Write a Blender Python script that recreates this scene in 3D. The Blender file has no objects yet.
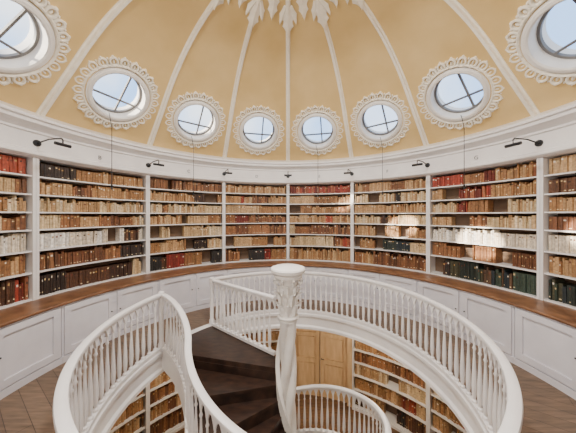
import bpy, math, random
from mathutils import Vector, Matrix
random.seed(7)
S=bpy.context.scene
PI=math.pi
EYE=2.2
CX,CY=0.0,2.7      # room centre
OX,OY,OR=0.0,3.1,2.17  # floor opening
NB=14
D=2*PI/NB
SX,SY=0.0,3.3      # stair centre

def lin(c):
    return tuple(((v/255)/12.92 if v/255<=0.04045 else ((v/255+0.055)/1.055)**2.4) for v in c)

# ---------------------------------------------------------------- materials
def base_mat(name,rough=0.5):
    m=bpy.data.materials.new(name); m.use_nodes=True
    nt=m.node_tree; b=nt.nodes['Principled BSDF']; b.inputs['Roughness'].default_value=rough
    return m,nt,b
def noise_mat(name,c1,c2,scale=4,rough=0.5,stretch=(1,1,1),bump=0.0,detail=6):
    m,nt,b=base_mat(name,rough)
    tc=nt.nodes.new('ShaderNodeTexCoord'); mp=nt.nodes.new('ShaderNodeMapping')
    mp.inputs['Scale'].default_value=stretch
    n=nt.nodes.new('ShaderNodeTexNoise'); n.inputs['Scale'].default_value=scale; n.inputs['Detail'].default_value=detail
    r=nt.nodes.new('ShaderNodeValToRGB')
    r.color_ramp.elements[0].position=0.3; r.color_ramp.elements[1].position=0.7
    r.color_ramp.elements[0].color=(*lin(c1),1); r.color_ramp.elements[1].color=(*lin(c2),1)
    nt.links.new(tc.outputs['Object'],mp.inputs['Vector']); nt.links.new(mp.outputs[0],n.inputs['Vector'])
    nt.links.new(n.outputs['Fac'],r.inputs['Fac']); nt.links.new(r.outputs[0],b.inputs['Base Color'])
    if bump>0:
        bp=nt.nodes.new('ShaderNodeBump'); bp.inputs['Strength'].default_value=bump; bp.inputs['Distance'].default_value=0.01
        nt.links.new(n.outputs['Fac'],bp.inputs['Height']); nt.links.new(bp.outputs[0],b.inputs['Normal'])
    return m
def plank_mat(name,c1,c2,c3,rot=0.0,bw=1.6,bh=0.13):
    m,nt,b=base_mat(name,0.42)
    tc=nt.nodes.new('ShaderNodeTexCoord'); mp=nt.nodes.new('ShaderNodeMapping'); mp.inputs['Rotation'].default_value=(0,0,rot)
    br=nt.nodes.new('ShaderNodeTexBrick'); br.inputs['Scale'].default_value=1
    br.inputs['Brick Width'].default_value=bw; br.inputs['Row Height'].default_value=bh; br.inputs['Mortar Size'].default_value=0.003
    br.inputs['Color1'].default_value=(*lin(c1),1); br.inputs['Color2'].default_value=(*lin(c2),1); br.inputs['Mortar'].default_value=(*lin(c3),1)
    mp2=nt.nodes.new('ShaderNodeMapping'); mp2.inputs['Rotation'].default_value=(0,0,rot); mp2.inputs['Scale'].default_value=(1,9,1)
    n=nt.nodes.new('ShaderNodeTexNoise'); n.inputs['Scale'].default_value=3; n.inputs['Detail'].default_value=8
    rr=nt.nodes.new('ShaderNodeValToRGB'); rr.color_ramp.elements[0].position=.3; rr.color_ramp.elements[1].position=.7
    rr.color_ramp.elements[0].color=(.5,.5,.5,1); rr.color_ramp.elements[1].color=(1.15,1.1,1.05,1)
    mx=nt.nodes.new('ShaderNodeMix'); mx.data_type='RGBA'; mx.blend_type='MULTIPLY'; mx.inputs[0].default_value=1
    nt.links.new(tc.outputs['Object'],mp.inputs[0]); nt.links.new(mp.outputs[0],br.inputs['Vector'])
    nt.links.new(tc.outputs['Object'],mp2.inputs[0]); nt.links.new(mp2.outputs[0],n.inputs['Vector'])
    nt.links.new(n.outputs['Fac'],rr.inputs[0]); nt.links.new(br.outputs['Color'],mx.inputs[6]); nt.links.new(rr.outputs[0],mx.inputs[7])
    nt.links.new(mx.outputs[2],b.inputs['Base Color'])
    return m
M_white=noise_mat('white_paint',(224,219,216),(234,230,226),3,0.42)
M_white2=noise_mat('cabinet_paint',(206,202,206),(219,215,218),3,0.38)
M_plast=noise_mat('white_plaster',(222,216,208),(234,229,221),5,0.7,bump=0.1)
M_cream=noise_mat('cream_stucco',(234,225,206),(244,236,219),14,0.75,bump=0.3)
M_ochre=noise_mat('ochre_plaster',(206,174,112),(224,194,134),1.3,0.8)
M_wood=noise_mat('counter_wood',(96,64,44),(146,104,72),5,0.35,stretch=(1,1,8))
M_dark=noise_mat('dark_stair_wood',(28,19,16),(64,45,35),6,0.3,stretch=(1,3,1))
M_door=noise_mat('oak_door',(202,168,124),(222,190,146),4,0.5,stretch=(3,3,.6))
M_floor=plank_mat('gallery_planks',(128,106,86),(112,92,74),(62,48,38),rot=0.6,bh=.17,bw=2.4)
M_floor2=plank_mat('lower_planks',(130,96,66),(112,80,54),(50,34,24),rot=0.1)
M_black=base_mat('black_metal',0.4)[0]; M_black.node_tree.nodes['Principled BSDF'].inputs['Base Color'].default_value=(.012,.012,.014,1)
M_frame=noise_mat('window_frame_paint',(96,94,94),(118,115,112),6,0.5)
M_soft=noise_mat('shelf_backing',(96,74,56),(114,90,70),4,0.7)
mb_,nt,b=base_mat('book_leather',0.55)
at=nt.nodes.new('ShaderNodeAttribute'); at.attribute_name='Col'
tc=nt.nodes.new('ShaderNodeTexCoord'); n=nt.nodes.new('ShaderNodeTexNoise'); n.inputs['Scale'].default_value=30
rr=nt.nodes.new('ShaderNodeValToRGB'); rr.color_ramp.elements[0].position=.3; rr.color_ramp.elements[1].position=.7
rr.color_ramp.elements[0].color=(.65,.62,.6,1); rr.color_ramp.elements[1].color=(1.15,1.12,1.1,1)
mx=nt.nodes.new('ShaderNodeMix'); mx.data_type='RGBA'; mx.blend_type='MULTIPLY'; mx.inputs[0].default_value=1
nt.links.new(tc.outputs['Object'],n.inputs['Vector']); nt.links.new(n.outputs['Fac'],rr.inputs[0])
nt.links.new(at.outputs['Color'],mx.inputs[6]); nt.links.new(rr.outputs[0],mx.inputs[7]); nt.links.new(mx.outputs[2],b.inputs['Base Color'])
M_book=mb_
# glass
M_glass=bpy.data.materials.new('window_glass'); M_glass.use_nodes=True; nt=M_glass.node_tree
for x in list(nt.nodes): nt.nodes.remove(x)
o=nt.nodes.new('ShaderNodeOutputMaterial'); t=nt.nodes.new('ShaderNodeBsdfTransparent'); g=nt.nodes.new('ShaderNodeBsdfGlossy'); g.inputs['Roughness'].default_value=.05
mxs=nt.nodes.new('ShaderNodeMixShader'); mxs.inputs[0].default_value=.05
nt.links.new(t.outputs[0],mxs.inputs[1]); nt.links.new(g.outputs[0],mxs.inputs[2]); nt.links.new(mxs.outputs[0],o.inputs[0])

# ---------------------------------------------------------------- mesh builder
class MB:
    def __init__(s): s.v=[]; s.f=[]; s.m=[]; s.c=[]
    def add(s,vs,fs,mi=0,col=None):
        o=len(s.v); s.v.extend([tuple(p) for p in vs]); s.f.extend([tuple(i+o for i in f) for f in fs]); s.m.extend([mi]*len(fs))
        if col is not None: s.c.extend([col]*len(vs))
    def arc(s,cx,cy,r0,r1,z0,z1,a0,a1,n=12,mi=0,caps=True):
        vs=[];fs=[]
        for i in range(n+1):
            a=a0+(a1-a0)*i/n
            for r,z in((r0,z0),(r1,z0),(r1,z1),(r0,z1)): vs.append((cx+r*math.sin(a),cy+r*math.cos(a),z))
        for i in range(n):
            for k in range(4):
                fs.append((4*i+k,4*i+(k+1)%4,4*i+4+(k+1)%4,4*i+4+k))
        if caps: fs.append((0,1,2,3)); fs.append((4*n+3,4*n+2,4*n+1,4*n))
        s.add(vs,fs,mi)
    def lathe(s,cx,cy,prof,n=24,mi=0,a0=0,a1=2*PI,z=0,closedprof=False,cap=False):
        full=abs(a1-a0-2*PI)<1e-6; N=n if full else n+1; L=len(prof); vs=[];fs=[]
        for i in range(N):
            a=a0+(a1-a0)*i/n
            for r,h in prof: vs.append((cx+r*math.sin(a),cy+r*math.cos(a),z+h))
        for i in range(n):
            j=(i+1)%N
            for k in range(L if closedprof else L-1):
                k2=(k+1)%L
                fs.append((i*L+k,i*L+k2,j*L+k2,j*L+k))
        if cap:
            fs.append(tuple(i*L+L-1 for i in range(N))); fs.append(tuple(i*L for i in reversed(range(N))))
        s.add(vs,fs,mi)
    def sweep(s,P,prof,closed=False,mi=0):
        N=len(P);L=len(prof);vs=[];fs=[]
        for i in range(N):
            a=P[(i-1)%N] if (closed or i>0) else P[i]; b=P[(i+1)%N] if (closed or i<N-1) else P[i]
            t=Vector((b[0]-a[0],b[1]-a[1])); t.normalize(); nx,ny=-t.y,t.x
            for u,w in prof: vs.append((P[i][0]+nx*u,P[i][1]+ny*u,P[i][2]+w))
        M=N if closed else N-1
        for i in range(M):
            j=(i+1)%N
            for k in range(L): fs.append((i*L+k,i*L+(k+1)%L,j*L+(k+1)%L,j*L+k))
        if not closed: fs.append(tuple(range(L))); fs.append(tuple((N-1)*L+k for k in reversed(range(L))))
        s.add(vs,fs,mi)
    def tube(s,P,r,n=8,mi=0):
        P=[Vector(p) for p in P];vs=[];fs=[];N=len(P)
        up=Vector((0,0,1))
        for i in range(N):
            t=(P[min(i+1,N-1)]-P[max(i-1,0)]).normalized()
            a=t.cross(up)
            if a.length<.05: a=t.cross(Vector((1,0,0)))
            a.normalize(); b=a.cross(t)
            rr=r[i] if isinstance(r,(list,tuple)) else r
            for k in range(n):
                q=2*PI*k/n; vs.append(P[i]+a*math.cos(q)*rr+b*math.sin(q)*rr)
        for i in range(N-1):
            for k in range(n): fs.append((i*n+k,i*n+(k+1)%n,(i+1)*n+(k+1)%n,(i+1)*n+k))
        fs.append(tuple(range(n))); fs.append(tuple((N-1)*n+k for k in reversed(range(n))))
        s.add(vs,fs,mi)
    def box(s,M,sx,sy,sz,mi=0):
        vs=[M@Vector((x*sx/2,y*sy/2,z*sz/2)) for x in(-1,1) for y in(-1,1) for z in(-1,1)]
        s.add(vs,[(0,1,3,2),(4,6,7,5),(0,4,5,1),(2,3,7,6),(0,2,6,4),(1,5,7,3)],mi)
    def obj(s,name,mats,smooth=False,parent=None):
        me=bpy.data.meshes.new(name); me.from_pydata(s.v,[],s.f)
        for m in mats: me.materials.append(m)
        me.polygons.foreach_set('material_index',s.m)
        if s.c:
            ca=me.color_attributes.new('Col','FLOAT_COLOR','POINT')
            fl=[]
            for c in s.c: fl.extend((c[0],c[1],c[2],1))
            ca.data.foreach_set('color',fl)
        import bmesh
        bm=bmesh.new(); bm.from_mesh(me); bmesh.ops.recalc_face_normals(bm,faces=bm.faces); bm.to_mesh(me); bm.free()
        if smooth:
            me.polygons.foreach_set('use_smooth',[True]*len(me.polygons))
            try: me.set_sharp_from_angle(angle=math.radians(40))
            except Exception: pass
        me.update()
        ob=bpy.data.objects.new(name,me); S.collection.objects.link(ob)
        if parent: ob.parent=parent
        return ob
def frameM(a,r,z,cx=CX,cy=CY):
    # local x tangential, y outward, z up
    return Matrix.Translation((cx+r*math.sin(a),cy+r*math.cos(a),z))@Matrix.Rotation(-a,4,'Z')
def empty(name):
    e=bpy.data.objects.new(name,None); S.collection.objects.link(e); e.empty_display_size=.1; return e

# ---------------------------------------------------------------- room shell
m=MB(); m.lathe(CX,CY,[(4.36,-3.0),(4.5,-3.0),(4.5,3.8),(4.36,3.8)],112,closedprof=True)
m.obj('wall_rotunda',[M_white])
m=MB()
n=112; vs=[];fs=[]
for i in range(n):
    a=2*PI*i/n
    vs+= [(OX+OR*math.sin(a),OY+OR*math.cos(a),0),(CX+4.37*math.sin(a),CY+4.37*math.cos(a),0),
          (CX+4.37*math.sin(a),CY+4.37*math.cos(a),-.12),(OX+OR*math.sin(a),OY+OR*math.cos(a),-.12)]
for i in range(n):
    j=(i+1)%n
    for k in range(4): fs.append((4*i+k,4*i+(k+1)%4,4*j+(k+1)%4,4*j+k))
m.add(vs,fs); m.obj('floor_gallery',[M_floor])
m=MB()
vs=[(x,y,z-.12) if z==0 else (x,y,-.30) for x,y,z in vs]
m.add(vs,fs); m.obj('ceiling_lower_room',[M_plast])
m=MB(); m.lathe(OX,OY,[(OR+.06,.03),(OR-.02,.03),(OR-.05,.0),(OR-.05,-.05),(OR-.02,-.08),(OR-.02,-.25),(OR-.05,-.28),(OR-.05,-.33),(OR+.06,-.33)],128,closedprof=True)
m.obj('trim_1',[M_white],True)
m=MB(); m.lathe(CX,CY,[(0.01,-3.0),(4.5,-3.0),(4.5,-3.1),(0.01,-3.1)],64,closedprof=True); m.obj('floor_lower',[M_floor2])

# frieze / cornice
cz=3.08
m=MB(); m.lathe(CX,CY,[(4.36,cz),(3.93,cz),(3.88,cz+.03),(3.88,cz+.055),(3.92,cz+.07),(3.92,cz+.10),(3.95,cz+.12),(3.95,cz+.36),(3.92,cz+.37),(3.92,cz+.40),(3.87,cz+.44),(3.80,cz+.47),(3.78,cz+.47),(3.78,cz+.52),(3.74,cz+.53),(3.74,cz+.57),(3.80,cz+.60),(3.86,cz+.64),(3.9,cz+.67),(4.36,cz+.67)],168,closedprof=True)
m.obj('trim_2',[M_white],True)

# ---------------------------------------------------------------- dome
pts=[(3.90,1.52),(3.62,1.80),(3.28,2.13),(2.93,2.48),(2.54,2.80),(2.03,3.10),(1.45,3.30),(.9,3.42),(.3,3.46)]
def cat(pts,t):
    n=len(pts)-1; x=t*n; i=min(int(x),n-1); u=x-i
    P=[pts[max(i-1,0)],pts[i],pts[i+1],pts[min(i+2,n)]]
    out=[]
    for k in range(2):
        a,b,c,d=[p[k] for p in P]
        out.append(.5*((2*b)+(-a+c)*u+(2*a-5*b+4*c-d)*u*u+(-a+3*b-3*c+d)*u**3))
    return out[0],out[1]
def dome(t):
    r,h=cat(pts,t); return r,h+EYE
def domen(t):
    a=dome(max(t-.005,0)); b=dome(min(t+.005,1)); tr,tz=b[0]-a[0],b[1]-a[1]; L=math.hypot(tr,tz); tr/=L;tz/=L
    return (tr,tz),(-tz,tr)  # tangent upslope , inward normal (r,z)
inner=[dome(i/40) for i in range(41)]
outer=[]
for i in range(41):
    (t,nn)=domen(i/40); outer.append((inner[i][0]-nn[0]*.28,inner[i][1]-nn[1]*.28))
prof=inner; N=NB*12; vs=[];fs=[];L=len(inner)
for i in range(N):
    a=2*PI*i/N
    for r,z in inner: vs.append((CX+r*math.sin(a),CY+r*math.cos(a),z))
o2=len(vs)
for i in range(N):
    a=2*PI*i/N
    for r,z in outer: vs.append((CX+r*math.sin(a),CY+r*math.cos(a),z))
for i in range(N):
    j=(i+1)%N
    for k in range(L-1):
        fs.append((i*L+k,i*L+k+1,j*L+k+1,j*L+k)); fs.append((o2+i*L+k,o2+j*L+k,o2+j*L+k+1,o2+i*L+k+1))
    fs.append((i*L,j*L,o2+j*L,o2+i*L))
fs.append(tuple(i*L+L-1 for i in range(N))); fs.append(tuple(o2+i*L+L-1 for i in reversed(range(N))))
m=MB(); m.add(vs,fs); dm=m.obj('ceiling',[M_ochre])
TW=1.93/8
wr,wz=dome(TW); (tt,nn)=domen(TW)
def winframe(a):
    R=Vector((math.sin(a),math.cos(a),0)); Z=Vector((0,0,1))
    nrm=(R*nn[0]+Z*nn[1]).normalized(); up=(R*tt[0]+Z*tt[1]).normalized(); u=up.cross(nrm)
    P=Vector((CX,CY,0))+R*wr+Z*wz
    M=Matrix((u,up,nrm)).transposed().to_4x4(); M.translation=P
    return M
WR=.42
cut=MB()
for i in range(NB):
    M=winframe((i+.5)*D); q=48
    vs=[M@Vector((WR*math.cos(2*PI*k/q),WR*math.sin(2*PI*k/q),z)) for z in(-.7,.5) for k in range(q)]
    fs=[(k,(k+1)%q,q+(k+1)%q,q+k) for k in range(q)]+[tuple(reversed(range(q))),tuple(range(q,2*q))]
    cut.add(vs,fs)
co=cut.obj('cutter',[M_ochre])
md=dm.modifiers.new('b','BOOLEAN'); md.operation='DIFFERENCE'; md.object=co; md.solver='EXACT'
bpy.context.view_layer.update()
dg=bpy.context.evaluated_depsgraph_get()
nm=bpy.data.meshes.new_from_object(dm.evaluated_get(dg)); dm.modifiers.clear(); dm.data=nm
bpy.data.objects.remove(co)
dm.data.polygons.foreach_set('use_smooth',[True]*len(dm.data.polygons))
dm.data.set_sharp_from_angle(angle=math.radians(30))

# round windows
def ringlocal(m,M,prof,q=64,mi=0,closed=True):
    L=len(prof);vs=[];fs=[]
    for i in range(q):
        a=2*PI*i/q
        for r,z in prof: vs.append(M@Vector((r*math.cos(a),r*math.sin(a),z)))
    for i in range(q):
        j=(i+1)%q
        for k in range(L if closed else L-1): fs.append((i*L+k,i*L+(k+1)%L,j*L+(k+1)%L,j*L+k))
    m.add(vs,fs,mi)
GZ=-.14
for i in range(NB):
    M=winframe((i+.5)*D); m=MB()
    # reveal liner + mouldings
    ringlocal(m,M,[(WR-.015,.03),(WR+.005,.03),(WR+.005,-.30),(WR-.015,-.30)],64,0)
    ringlocal(m,M,[(WR-.02,-.01),(WR-.02,.045),(WR,.06),(WR+.035,.055),(WR+.05,.035),(WR+.065,.035),(WR+.065,-.06)],64,0)
    # pierced wreath: looped tracery, inner petals and outer beads
    ringlocal(m,M,[(WR+.08,.03),(WR+.10,.05),(WR+.12,.03),(WR+.12,-.03),(WR+.08,-.03)],64,2)
    q=24
    for k in range(q):
        a=2*PI*k/q; U=Vector((math.cos(a),math.sin(a),0)); V=Vector((-math.sin(a),math.cos(a),0))
        C=U*(WR+.155)+Vector((0,0,.022))
        n_=14; R_=.018; vs=[];fs=[]
        for e in range(n_):
            b_=2*PI*e/n_; cc=C+U*.062*math.cos(b_)+V*.054*math.sin(b_); dd=(U*math.cos(b_)+V*math.sin(b_))
            for h in range(6):
                g_=2*PI*h/6; vs.append(M@(cc+dd*R_*math.cos(g_)+Vector((0,0,R_*1.6*math.sin(g_)))))
        for e in range(n_):
            for h in range(6): fs.append((e*6+h,e*6+(h+1)%6,((e+1)%n_)*6+(h+1)%6,((e+1)%n_)*6+h))
        m.add(vs,fs,2)
        for (off,r0,r1,w,h) in ((0,WR+.11,WR+.19,.016,.03),(0,WR+.20,WR+.25,.022,.035),(.5,WR+.18,WR+.22,.016,.025)):
            a=2*PI*(k+off)/q
            rm=(r0+r1)/2; L=(r1-r0)/2; vs=[];fs=[]
            C=Vector((rm*math.cos(a),rm*math.sin(a),0)); U=Vector((math.cos(a),math.sin(a),0)); V=Vector((-math.sin(a),math.cos(a),0))
            for ring,(s_,hh) in enumerate(((1,-.02),(.85,.01+.5*h),(.45,.01+h))):
                for e in range(8):
                    b_=2*PI*e/8
                    vs.append(M@(C+U*L*s_*math.cos(b_)+V*w*s_*math.sin(b_)+Vector((0,0,hh))))
            for ring in range(2):
                for e in range(8): fs.append((ring*8+e,ring*8+(e+1)%8,ring*8+8+(e+1)%8,ring*8+8+e))
            fs.append(tuple(range(16,24))); m.add(vs,fs,2)
    # frame + muntins
    ringlocal(m,M,[(WR-.05,GZ+.02),(WR-.012,GZ+.02),(WR-.012,GZ-.02),(WR-.05,GZ-.02)],64,1)
    m.box(M@Matrix.Translation((0.10,0,GZ)),.028,2*WR*.96,.03,1)
    m.box(M@Matrix.Translation((0,-.13,GZ)),2*WR*.93,.028,.03,1)
    gl=[M@Vector(((WR-.03)*math.cos(2*PI*k/48),(WR-.03)*math.sin(2*PI*k/48),GZ-.002)) for k in range(48)]
    m.add(gl,[tuple(range(48))],3)
    m.obj('window_%d'%(i+1),[M_plast,M_frame,M_cream,M_glass],True)

# ribs
m=MB()
for i in range(NB):
    a=i*D; R=Vector((math.sin(a),math.cos(a),0)); T=Vector((math.cos(a),-math.sin(a),0)); vs=[];fs=[]; prf=None
    K=41
    for k in range(K):
        t=.0+.90*k/(K-1); r,z=dome(t); (_,nv)=domen(t); nrm=R*nv[0]+Vector((0,0,1))*nv[1]; P=Vector((CX,CY,z))+R*r
        w=.055-.02*t
        for u,h in((-w,-.02),(-w,.015),(-w*.55,.025),(-w*.4,.06),(w*.4,.06),(w*.55,.025),(w,.015),(w,-.02)): vs.append(P+T*u+nrm*h)
    for k in range(K-1):
        for e in range(7): fs.append((k*8+e,k*8+e+1,k*8+9+e,k*8+8+e))
    m.add(vs,fs)
m.obj('trim_3',[M_cream])

# leaf helper
def leaf(m,P,dirv,nrm,length,width,curl=0.0,rise=0.0,mi=0,lobes=3,thick=.012,notch=.22):
    dirv=dirv.normalized(); side=dirv.cross(nrm).normalized(); nrm=side.cross(dirv).normalized()
    K=13; vs=[];fs=[]
    for k in range(K):
        t=k/(K-1)
        w=width*(math.sin(PI*min(1,(.12+.88*t))**.9)**.7 if t<.995 else 0.02)*(1-notch*abs(math.sin(PI*lobes*t)))
        # curl path
        c=P+dirv*length*(t-.25*curl*t**4)+nrm*(rise*t+curl*length*.45*t**3)
        vs+= [c-side*w/2-nrm*.004, c-side*w/4+nrm*thick*.6, c+nrm*thick*1.3, c+side*w/4+nrm*thick*.6, c+side*w/2-nrm*.004, c-nrm*thick*.6]
    for k in range(K-1):
        for e in range(6): fs.append((k*6+e,k*6+(e+1)%6,k*6+6+(e+1)%6,k*6+6+e))
    fs.append((0,1,2,3,4,5)); fs.append(tuple((K-1)*6+e for e in (5,4,3,2,1,0)))
    m.add(vs,fs,mi)
# apex rosette
m=MB()
for ring,(t0,Ln,Wd,cnt,off) in enumerate(((.815,.48,.24,NB,0),(.86,.42,.2,NB,.5),(.92,.34,.15,NB,0),(.97,.3,.12,NB,.5))):
    for i in range(cnt):
        a=(i+off)*D; R=Vector((math.sin(a),math.cos(a),0)); r,z=dome(t0); (tv,nv)=domen(t0)
        nrm=R*nv[0]+Vector((0,0,1))*nv[1]; dd=-(R*tv[0]+Vector((0,0,1))*tv[1])
        P=Vector((CX,CY,z))+R*r+nrm*.03-dd*.1
        leaf(m,P,dd,nrm,Ln,Wd,.35,.0,thick=.03,notch=.35,lobes=3)
        # flanking side leaves
        if ring==0:
            T=Vector((math.cos(a),-math.sin(a),0))
            for sg in(-1,1): leaf(m,P+T*.03*sg,dd+T*.45*sg,nrm,Ln*.62,Wd*.5,.35,.0,thick=.02,notch=.3,lobes=2)
m.lathe(CX,CY,[(.75,-.02),(.7,-.08),(.6,-.06),(.5,-.1),(.2,-.12),(.02,-.2)],56,z=dome(.94)[1])
m.obj('ceiling_rosette',[M_cream],True)

# ---------------------------------------------------------------- books
PAL={
 'tan':[(186,148,104),(170,128,84),(198,164,120),(158,116,74),(146,104,66)],
 'parch':[(214,190,150),(204,178,136),(220,200,166),(190,160,118),(176,140,98)],
 'brown':[(132,88,56),(116,74,48),(146,100,64),(100,66,44),(160,112,74)],
 'dark':[(70,48,36),(56,44,38),(88,58,40),(48,46,44),(104,70,46)],
 'red':[(156,62,44),(132,48,36),(166,76,52),(112,46,34),(158,98,66)],
 'white':[(236,230,218),(228,218,200),(240,236,228),(216,204,184)],
 'green':[(60,74,62),(48,56,50),(72,70,52),(88,66,48),(42,52,56)],
}
def books(m,rf,a0,a1,z,rowh,pal,fill=.97,tall=.86,mixp=.25,depth=.2):
    a=a0+.003; allk=['tan','brown','parch','brown','dark','tan','red','tan','brown','tan']
    run=0
    while a<a1-.004:
        if run<=0:
            run=random.randint(3,14); p=pal if random.random()>mixp else random.choice(allk)
            bw=random.uniform(.022,.05); bh=rowh*random.uniform(tall-.16,tall+.06); bc=random.choice(PAL[p]); same=random.random()<.5
            if random.random()>fill: a+=random.uniform(.02,.09); continue
        run-=1
        w=bw*random.uniform(.85,1.15) if same else random.uniform(.02,.055)
        h=bh if same else rowh*random.uniform(tall-.24,tall+.07)
        c=bc if same else random.choice(PAL[p]); k=random.uniform(.72,1.14); c=tuple(min(1,x*k) for x in lin(c))
        da=w/rf
        if a+da>a1: break
        ac=a+da/2; M=frameM(ac,rf+random.uniform(0,.03),z)
        if random.random()<.03: M=M@Matrix.Rotation(random.choice((-1,1))*.08,4,'Y')
        w2=w/2-.0008
        pl=[(-w2,depth),(-w2,.007),(-w2*.55,0),(w2*.55,0),(w2,.007),(w2,depth)]
        vs=[M@Vector((x,y,zz)) for zz in(0.0,h) for x,y in pl]
        m.add(vs,[(k2,k2+1,k2+7,k2+6) for k2 in range(5)]+[(6,7,8,9,10,11)],0,c)
        if random.random()<.6:
            z0=h*random.choice((.68,.74,.8)); z1=z0+h*.1; lc=lin(random.choice(((214,190,140),(110,56,40),(230,220,200),(60,40,30),(190,150,90))))
            m.add([M@Vector((x,-.0012,zz)) for x,zz in((-w2*.55,z0),(w2*.55,z0),(w2*.55,z1),(-w2*.55,z1))],[(0,1,2,3)],0,lc)
        if random.random()<.35:
            z0=h*.12; z1=z0+h*.06
            m.add([M@Vector((x,-.0012,zz)) for x,zz in((-w2*.55,z0),(w2*.55,z0),(w2*.55,z1),(-w2*.55,z1))],[(0,1,2,3)],0,lin((220,200,160)))
        a+=da
# ---------------------------------------------------------------- bookcases
rowsU=[.27,.26,.25,.25,.30,.31,.38]   # top -> bottom
over={ # (bay,row): palette
 (0,0):'red',(0,1):'tan',(2,0):'red',(2,1):'tan',(2,2):'parch',(2,4):'white',(2,3):'parch',(2,6):'green',(1,5):'green',(1,6):'brown',
 (11,4):'white',(11,0):'tan',(11,1):'tan',(11,2):'parch',(11,3):'parch',(11,6):'dark',(12,4):'parch',(12,6):'dark',(3,4):'white',(3,0):'tan',(3,1):'red',(3,6):'green',(1,3):'parch',(2,5):'brown',(13,2):'tan',(10,6):'dark',(10,4):'white',(10,0):'red'}
def bookcase(i,z0,rows,zt,level):
    a0=i*D; a1=(i+1)*D; RF=3.98; RB=4.30; m=MB(); bt=.022; sa=.034/RF
    m.arc(CX,CY,RF,RB,z0,zt,a0+.0005,a0+sa,2); m.arc(CX,CY,RF,RB,z0,zt,a1-sa,a1-.0005,2)
    # face strip pilasters
    m.arc(CX,CY,RF-.02,RF,z0,zt,a0+.0005,a0+sa*1.15,2); m.arc(CX,CY,RF-.02,RF,z0,zt,a1-sa*1.15,a1-.0005,2)
    m.arc(CX,CY,RB-.02,RB,z0,zt,a0+sa,a1-sa,10,1)
    z=z0; m.arc(CX,CY,RF,RB-.02,z,z+bt,a0+sa,a1-sa,10); z+=bt
    bm=MB()
    for k in range(len(rows)-1,-1,-1):
        h=rows[k]
        pal=over.get((i,k),random.choice(['tan','brown','tan','parch','brown'])) if level==0 else random.choice(['tan','brown','tan','brown','dark','parch'])
        books(bm,RF+.05,a0+sa+.002,a1-sa-.002,z+.0005,h,pal,fill=.9 if k>=4 else .97,mixp=.06 if pal=='white' else .25)
        z+=h
        top=z+bt if k>0 else zt
        m.arc(CX,CY,RF,RB-.02,z,top,a0+sa,a1-sa,10); z=z+bt
    e=empty('bookcase'); m.obj('frame',[M_white,M_soft],parent=e); bm.obj('books',[M_book],parent=e)
for i in range(NB): bookcase(i,.9,rowsU,3.08,0)
rowsL=[.29,.29,.30,.31,.33,.36,.42]
for i in range(NB):
    if i==0: continue
    bookcase(i,-2.94,rowsL,-.31,1)
m=MB(); 
for i in range(NB):
    if i: m.arc(CX,CY,3.94,4.34,-3.0,-2.94,i*D,(i+1)*D,8)
m.obj('baseboard_lower',[M_white])
# lower double door
m=MB(); a0,a1=0.0,D; mid=D/2
m.arc(CX,CY,4.0,4.34,-3.0,-.31,.001,.035,3,0); m.arc(CX,CY,4.0,4.34,-3.0,-.31,D-.035,D-.001,3,0); m.arc(CX,CY,4.0,4.34,-.55,-.31,.035,D-.035,6,0)
for s0,s1 in((.037,mid-.003),(mid+.003,D-.037)):
    m.arc(CX,CY,4.15,4.19,-3.0,-.56,s0,s1,6,0)
    aa0,aa1=s0,s1; st=.026
    m.arc(CX,CY,4.10,4.155,-3.0,-.56,aa0,aa0+st,2,0); m.arc(CX,CY,4.10,4.155,-3.0,-.56,aa1-st,aa1,2,0)
    for zz0,zz1 in((-3.0,-2.82),(-2.05,-1.93),(-1.28,-1.18),(-.68,-.56)): m.arc(CX,CY,4.10,4.155,zz0,zz1,aa0+st,aa1-st,4,0)
    for zz0,zz1 in((-2.78,-2.09),(-1.89,-1.32),(-1.14,-.72)): m.arc(CX,CY,4.125,4.155,zz0,zz1,aa0+st+.01,aa1-st-.01,4,0)
m.tube([frameM(mid+.012,4.12,-1.9)@Vector((0,0,0)),frameM(mid+.012,4.05,-1.9)@Vector((0,0,0)),frameM(mid+.03,4.05,-1.9)@Vector((0,0,0))],.012,8,2)
m.obj('door_1',[M_door,M_white,M_black])

# base cabinets + counter
CF=3.45
for i in range(NB):
    a0=i*D; a1=(i+1)*D; m=MB()
    m.arc(CX,CY,CF,4.30,0.0,.86,a0+.0008,a1-.0008,12)
    m.arc(CX,CY,CF-.03,CF,0.0,.09,a0+.0008,a1-.0008,12)
    half=(a1-a0)/2
    for d in range(2):
        s0=a0+d*half+.008; s1=s0+half-.016; st=.085/CF
        m.arc(CX,CY,CF-.028,CF+.01,.11,.83,s0,s0+st,2); m.arc(CX,CY,CF-.028,CF+.01,.11,.83,s1-st,s1,2)
        m.arc(CX,CY,CF-.028,CF+.01,.11,.20,s0+st,s1-st,5); m.arc(CX,CY,CF-.028,CF+.01,.745,.83,s0+st,s1-st,5)
        ks=s1-st*.5 if d==0 else s0+st*.5
        m.tube([frameM(ks,CF-.018,.5)@Vector((0,0,0)),frameM(ks,CF-.045,.5)@Vector((0,0,0))],.010,8,1)
    m.obj('base_cabinet',[M_white2,M_black])
m=MB(); m.lathe(CX,CY,[(4.34,.86),(CF-.04,.86),(CF-.05,.875),(CF-.05,.89),(CF-.04,.90),(4.34,.90)],140,closedprof=True); m.obj('countertop',[M_wood],True)

# letters over each bay
for i,ch in enumerate("EFGHIKLMNOABCD"):
    a=(i+.5)*D
    cu=bpy.data.curves.new('shelf_letter','FONT'); cu.body=ch; cu.size=.10; cu.extrude=.004; cu.align_x='CENTER'; cu.align_y='CENTER'
    cu.materials.append(M_frame); ob=bpy.data.objects.new('shelf_letter',cu); S.collection.objects.link(ob)
    ob.location=(CX+3.944*math.sin(a),CY+3.944*math.cos(a),cz+.20); ob.rotation_euler=(PI/2,0,-a)

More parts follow.
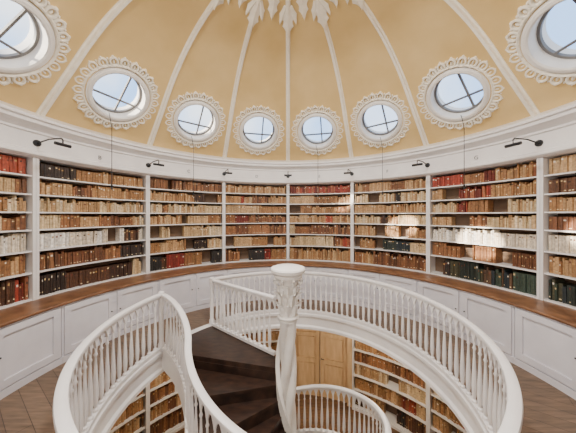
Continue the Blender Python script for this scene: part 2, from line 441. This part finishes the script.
# picture lamps on the frieze
for i in range(NB):
    a=i*D; m=MB()
    F=lambda r,z,t=0: frameM(a,r,z)@Vector((t,0,0))
    m.tube([F(3.95,3.30),F(3.93,3.30)],.05,12)
    m.tube([F(3.93,3.30),F(3.7,3.34),F(3.45,3.34),F(3.42,3.31),F(3.42,3.26)],.010,8)
    m.tube([F(3.42,3.24,-.10),F(3.42,3.24,.10)],.024,10)
    m.obj('picture_lamp',[M_black],True)

# cords from the windows
for i in (0,1,2,11,12):
    M=winframe((i+.5)*D); p=M@Vector((-.05,-.36,.03)); m=MB()
    a=(i+.5)*D; q=Vector((CX+3.55*math.sin(a),CY+3.55*math.cos(a),p.z-.25))
    m.tube([p,(p*.6+q*.4)+Vector((0,0,.02)),q,Vector((q.x,q.y,2.75))],.005,6)
    m.tube([Vector((q.x,q.y,2.75)),Vector((q.x,q.y,2.67))],.016,8)
    m.obj('window_pull_cord',[M_black])

# ---------------------------------------------------------------- railings
bal=[(.028,.0),(.028,.035),(.014,.05),(.022,.10),(.027,.20),(.023,.34),(.013,.56),(.011,.66),(.019,.685),(.011,.71),(.012,.84)]
def resample(P,closed,sp):
    Q=[Vector(p) for p in P]
    if closed: Q.append(Q[0])
    d=[0]
    for a,b in zip(Q,Q[1:]): d.append(d[-1]+math.hypot(b.x-a.x,b.y-a.y))
    T=d[-1]; n=max(2,round(T/sp)); out=[];j=0
    for i in range(n+(0 if closed else 1)):
        s=T*i/n
        while j<len(d)-2 and d[j+1]<s: j+=1
        u=(s-d[j])/max(1e-9,d[j+1]-d[j]); out.append(Q[j].lerp(Q[j+1],min(1,u)))
    return out
def railing(name,P,closed=False,H=.92,sp=.115,base=.03):
    m=MB(); sub=6; Q=resample(P,closed,sp); n=len(Q)
    M=n if closed else n-1
    PQ=resample(P,closed,(sp/sub))
    m.sweep(PQ,[(-.034,H-.028),(.034,H-.028),(.041,H-.008),(.036,H+.012),(.017,H+.022),(-.017,H+.022),(-.036,H+.012),(-.041,H-.008)],closed)
    m.sweep(PQ,[(-.03,base),(.03,base),(.03,base+.045),(-.03,base+.045)],closed)
    sc=(H-.09-base-.04)/.84
    for p in Q[(0 if closed else 1):(n if closed else n-1)]:
        m.lathe(p.x,p.y,[(r*1.0,h*sc) for r,h in bal],8,z=p.z+base+.04)
    # pointed arcade strip under hand rail
    for i in range(M):
        a=Q[i]; b=Q[(i+1)%n]; K=6; t=(b-a); tx=Vector((t.x,t.y,0)).normalized(); nx=Vector((-tx.y,tx.x,0))*.012
        vs=[];fs=[]
        for k in range(K+1):
            u=k/K; p=a.lerp(b,u); s=abs(2*u-1); low=H-.055-.13*(s**1.7)
            for sg in(-1,1): vs.append(p+nx*sg+Vector((0,0,low))); vs.append(p+nx*sg+Vector((0,0,H-.025)))
        for k in range(K):
            o=4*k; fs+=[(o,o+1,o+5,o+4),(o+2,o+6,o+7,o+3),(o,o+4,o+6,o+2)]
        m.add(vs,fs)
    return m
A_=math.radians(-44.5); B_=math.radians(-71.7)
RR=OR-.01
P=[(OX+RR*math.sin(t),OY+RR*math.cos(t),0) for t in [A_+(2*PI+B_-A_)*k/200 for k in range(201)]]
m=railing('g',P)
pA=Vector(P[0]); pB=Vector(P[-1])
for p in (pA,pB):
    m.lathe(p.x,p.y,[(.05,.0),(.05,.12),(.035,.15),(.035,.8),(.045,.84),(.045,.93),(.05,.945),(.04,.96),(.001,.965)],16)
m.obj('gallery_balustrade',[M_white],True)
stair=empty('spiral_staircase')
# far landing rail to column
P=[pA+Vector((.05,-.05,0)),Vector((-1.17,4.36,0)),Vector((-.7,4.0,0)),Vector((-.20,3.62,0))]
railing('l',P).obj('landing_balustrade',[M_white],True,stair)
# stairs
SR=1.30; TH0=math.radians(167); STP=math.radians(23); RISE=3.0/17; NT=16
def sp(th,r,z): return Vector((SX+r*math.cos(th),SY+r*math.sin(th),z))
def zth(th): return -(th-TH0)/STP*RISE
TH1=TH0+STP*16.3
THJ=math.radians(200)
HN=200
hel=[(TH0+(TH1-TH0)*k/HN) for k in range(HN+1)]
hel2=[sp(t,SR,zth(t)-.02) for t in hel if t>THJ+.01]
P0=pB+Vector((.05,-.03,0)); P3=sp(THJ,SR,zth(THJ)-.02); tg=Vector((-math.sin(THJ),math.cos(THJ),-RISE/STP/SR)).normalized()
P1=P0+Vector((.38,-.24,-.03)); P2=P3-tg*.28
bz=[]
for k in range(16):
    u=k/16; bz.append(P0*(1-u)**3+P1*3*u*(1-u)**2+P2*3*u*u*(1-u)+P3*u**3)
railing('s',bz+hel2,base=.04).obj('stair_balustrade',[M_white],True,stair)
def pol(p): 
    t=math.atan2(p.y-SY,p.x-SX); 
    return t if t>0 else t+2*PI
# outer boundary as function of angle
bpath=[(pol(p),math.hypot(p.x-SX,p.y-SY)) for p in bz]
def rout(th):
    if th>=THJ: return SR
    best=bpath[0][1]
    for (t0,r0),(t1,r1) in zip(bpath,bpath[1:]):
        if t0<=th<=t1: return r0+(r1-r0)*(th-t0)/max(1e-6,t1-t0)
    if th>bpath[-1][0]: return SR+(bpath[-1][1]-SR)*(THJ-th)/max(1e-6,THJ-bpath[-1][0])
    return best
m=MB()
# landing slab
poly=[]
for k in range(9):
    t=A_+(B_-A_)*k/8; poly.append(Vector((OX+OR*math.sin(t),OY+OR*math.cos(t),0)))
poly+= [sp(TH0,rout(TH0),0),sp(TH0,.12,0),Vector((-.10,3.50,0)),Vector((-.17,3.60,0))]
poly=[Vector((p.x,p.y,0)) for p in poly]
N=len(poly)
side=[(i,(i+1)%N,N+(i+1)%N,N+i) for i in range(N)]
m.add([(p.x,p.y,.012) for p in poly]+[(p.x,p.y,-.06) for p in poly],[tuple(range(N)),tuple(reversed(range(N,2*N)))]+side,0)
m.add([(p.x,p.y,-.06) for p in poly]+[(p.x,p.y,-.26) for p in poly],[tuple(range(N)),tuple(reversed(range(N,2*N)))]+side,1)
for i in range(NT):
    t0=TH0+i*STP; t1=t0+STP; z=-(i+1)*RISE; K=8
    vs=[];fs=[]
    ts=[t0+(t1+.045-t0)*k/K for k in range(K+1)]
    for t in ts:
        ro=rout(t)+.03
        for r,zz in((.11,z),(ro,z),(ro,z-.045),(.11,z-.045)): vs.append(sp(t,r,zz))
    for k in range(K):
        for e in range(4): fs.append((4*k+e,4*k+(e+1)%4,4*k+4+(e+1)%4,4*k+4+e))
    fs+= [(0,1,2,3),(4*K,4*K+3,4*K+2,4*K+1)]
    m.add(vs,fs,0)
    ro=rout(t0)-.01
    zt_=z+RISE-.044 if i else z+RISE-.06
    vs=[sp(t0+dt,r,zz) for dt in(-.008,.008) for r,zz in((.12,z-.001),(ro,z-.001),(ro,zt_),(.12,zt_))]
    m.add(vs,[(0,1,2,3),(7,6,5,4),(0,4,5,1),(1,5,6,2),(2,6,7,3),(3,7,4,0)],0)
# outer string + soffit
K=HN
vs=[];fs=[]
for t in hel:
    zz=zth(t); ro=rout(t)
    for r,h in((ro-.03,.03),(ro+.035,.03),(ro+.035,-.27),(ro-.03,-.27)): vs.append(sp(t,r,zz+h))
for k in range(K):
    for e in range(4): fs.append((4*k+e,4*k+(e+1)%4,4*k+4+(e+1)%4,4*k+4+e))
fs+=[(0,1,2,3),(4*K,4*K+3,4*K+2,4*K+1)]
m.add(vs,fs,1)
vs=[]
for t in hel:
    zz=zth(t)-.235; ro=rout(t)
    for r,h in((.1,.0),(ro-.03,.0),(ro-.03,-.025),(.1,-.025)): vs.append(sp(t,r,zz+h))
m.add(vs,fs[:-2],1)
m.obj('treads_and_strings',[M_dark,M_white],parent=stair)

# ---------------------------------------------------------------- newel column
m=MB()
ZT=1.46; ZC=.80
# twisted shaft
K=190; q=36; vs=[];fs=[]
for k in range(K+1):
    z=-3.0+(ZC+3.0)*k/K; tw=z*2.6
    for e in range(q):
        a=2*PI*e/q; r=.070+.052*abs(math.cos(1.5*(a-tw)))**.8
        vs.append((SX+r*math.cos(a),SY+r*math.sin(a),z))
for k in range(K):
    for e in range(q): fs.append((k*q+e,k*q+(e+1)%q,(k+1)*q+(e+1)%q,(k+1)*q+e))
m.add(vs,fs)
# helical inner string hugging the shaft
P=[]
for k in range(181):
    th=math.radians(20)+ (math.radians(167+391)-math.radians(20))*k/180
    P.append(Vector((SX+.150*math.cos(th),SY+.150*math.sin(th),zth(th)+.10)))
m.sweep(P,[(-.02,-.12),(.02,-.12),(.024,.09),(.032,.10),(.032,.125),(-.026,.125),(-.026,.10),(-.02,.09)])
# capital
m.lathe(SX,SY,[(.10,ZC-.09),(.135,ZC-.08),(.135,ZC-.06),(.12,ZC-.05),(.15,ZC-.035),(.155,ZC-.02),(.145,ZC-.005),(.11,ZC+.0),(.10,ZC+.05),(.10,ZC+.3),(.12,ZC+.42),(.15,ZC+.50),(.18,ZC+.53)],32)
m.lathe(SX,SY,[(.15,ZT-.14),(.195,ZT-.13),(.205,ZT-.10),(.19,ZT-.085),(.235,ZT-.06),(.245,ZT-.02),(.235,ZT),(.20,ZT+.012),(.001,ZT+.018)],40)
for tier,(zz,ln,wd,off,cu) in enumerate(((ZC+.01,.24,.09,0,1.0),(ZC+.15,.26,.10,.5,1.0),(ZC+.31,.19,.08,0,1.1))):
    for k in range(8):
        a=(k+off)*PI/4; R=Vector((math.cos(a),math.sin(a),0))
        leaf(m,Vector((SX,SY,zz))+R*(.105+.008*tier),Vector((0,0,1))+R*.05,R,ln,wd,cu,.0,thick=.022,notch=.45)
for k in range(8):
    a=(k+.5)*PI/4; R=Vector((math.cos(a),math.sin(a),0)); C=Vector((SX,SY,ZC+.49))+R*.175
    sc_=[C+R*(.05*(1-u*.8)*math.cos(PI*1.0-u*4.2*PI))+Vector((0,0,.05*(1-u*.8)*math.sin(PI-u*4.2*PI))) for u in [j/24 for j in range(25)]]
    m.tube(sc_,.012,6)
m.obj('newel_column',[M_plast],True)

# ---------------------------------------------------------------- lights / world
w=bpy.data.worlds.new('sky'); S.world=w; w.use_nodes=True; nt=w.node_tree
bg=nt.nodes['Background']; tc=nt.nodes.new('ShaderNodeTexCoord'); n=nt.nodes.new('ShaderNodeTexNoise'); n.inputs['Scale'].default_value=2.2; n.inputs['Detail'].default_value=5
r=nt.nodes.new('ShaderNodeValToRGB'); r.color_ramp.elements[0].position=.42; r.color_ramp.elements[1].position=.66
r.color_ramp.elements[0].color=(.34,.58,1,1); r.color_ramp.elements[1].color=(.90,.95,1,1)
nt.links.new(tc.outputs['Generated'],n.inputs['Vector']); nt.links.new(n.outputs['Fac'],r.inputs[0]); nt.links.new(r.outputs[0],bg.inputs['Color'])
bg.inputs['Strength'].default_value=2.9
def area(name,loc,tgt,size,power,col=(1,1,1)):
    l=bpy.data.lights.new(name,'AREA'); l.shape='DISK'; l.size=size; l.energy=power; l.color=col
    o=bpy.data.objects.new(name,l); S.collection.objects.link(o); o.location=loc
    o.rotation_euler=(Vector(tgt)-Vector(loc)).to_track_quat('-Z','Y').to_euler(); return o
area('apex_fill',(0,2.4,5.3),(0,2.7,0),.8,260,(1,.98,.96))  # added main fill under the apex, kept just out of frame
area('dome_fill',(-.5,-.75,1.3),(.3,1.4,4.6),1.0,78,(1,.98,.96))  # added fill behind the camera, aimed up to brighten the dome
area('side_fill',(-1.6,.3,4.2),(2.6,4.0,1.2),.9,95,(1,.96,.88))  # added area fill inside the room, boosts daylight towards the right
for a in (40,130,230,320):
    l=bpy.data.lights.new('lower_fill','POINT'); l.energy=50; l.color=(1,.86,.68); l.shadow_soft_size=.12  # added point fills hidden under the gallery to brighten the lower room
    o=bpy.data.objects.new('lower_fill',l); S.collection.objects.link(o); o.location=(CX+2.9*math.sin(math.radians(a)),CY+2.9*math.cos(math.radians(a)),-.6)
l=bpy.data.lights.new('sun','SUN'); l.energy=22; l.angle=.012; l.color=(1,.9,.74); o=bpy.data.objects.new('sun',l); S.collection.objects.link(o)
o.rotation_euler=Vector((6.66,3.2,-2.7)).to_track_quat('-Z','Y').to_euler()
# camera
c=bpy.data.cameras.new('camera'); c.lens=14.6; c.sensor_width=36; c.sensor_fit='HORIZONTAL'; c.shift_y=-1.5/576; c.clip_start=.05
co=bpy.data.objects.new('camera',c); S.collection.objects.link(co); co.location=(0,0,EYE); co.rotation_euler=(PI/2,0,0); S.camera=co
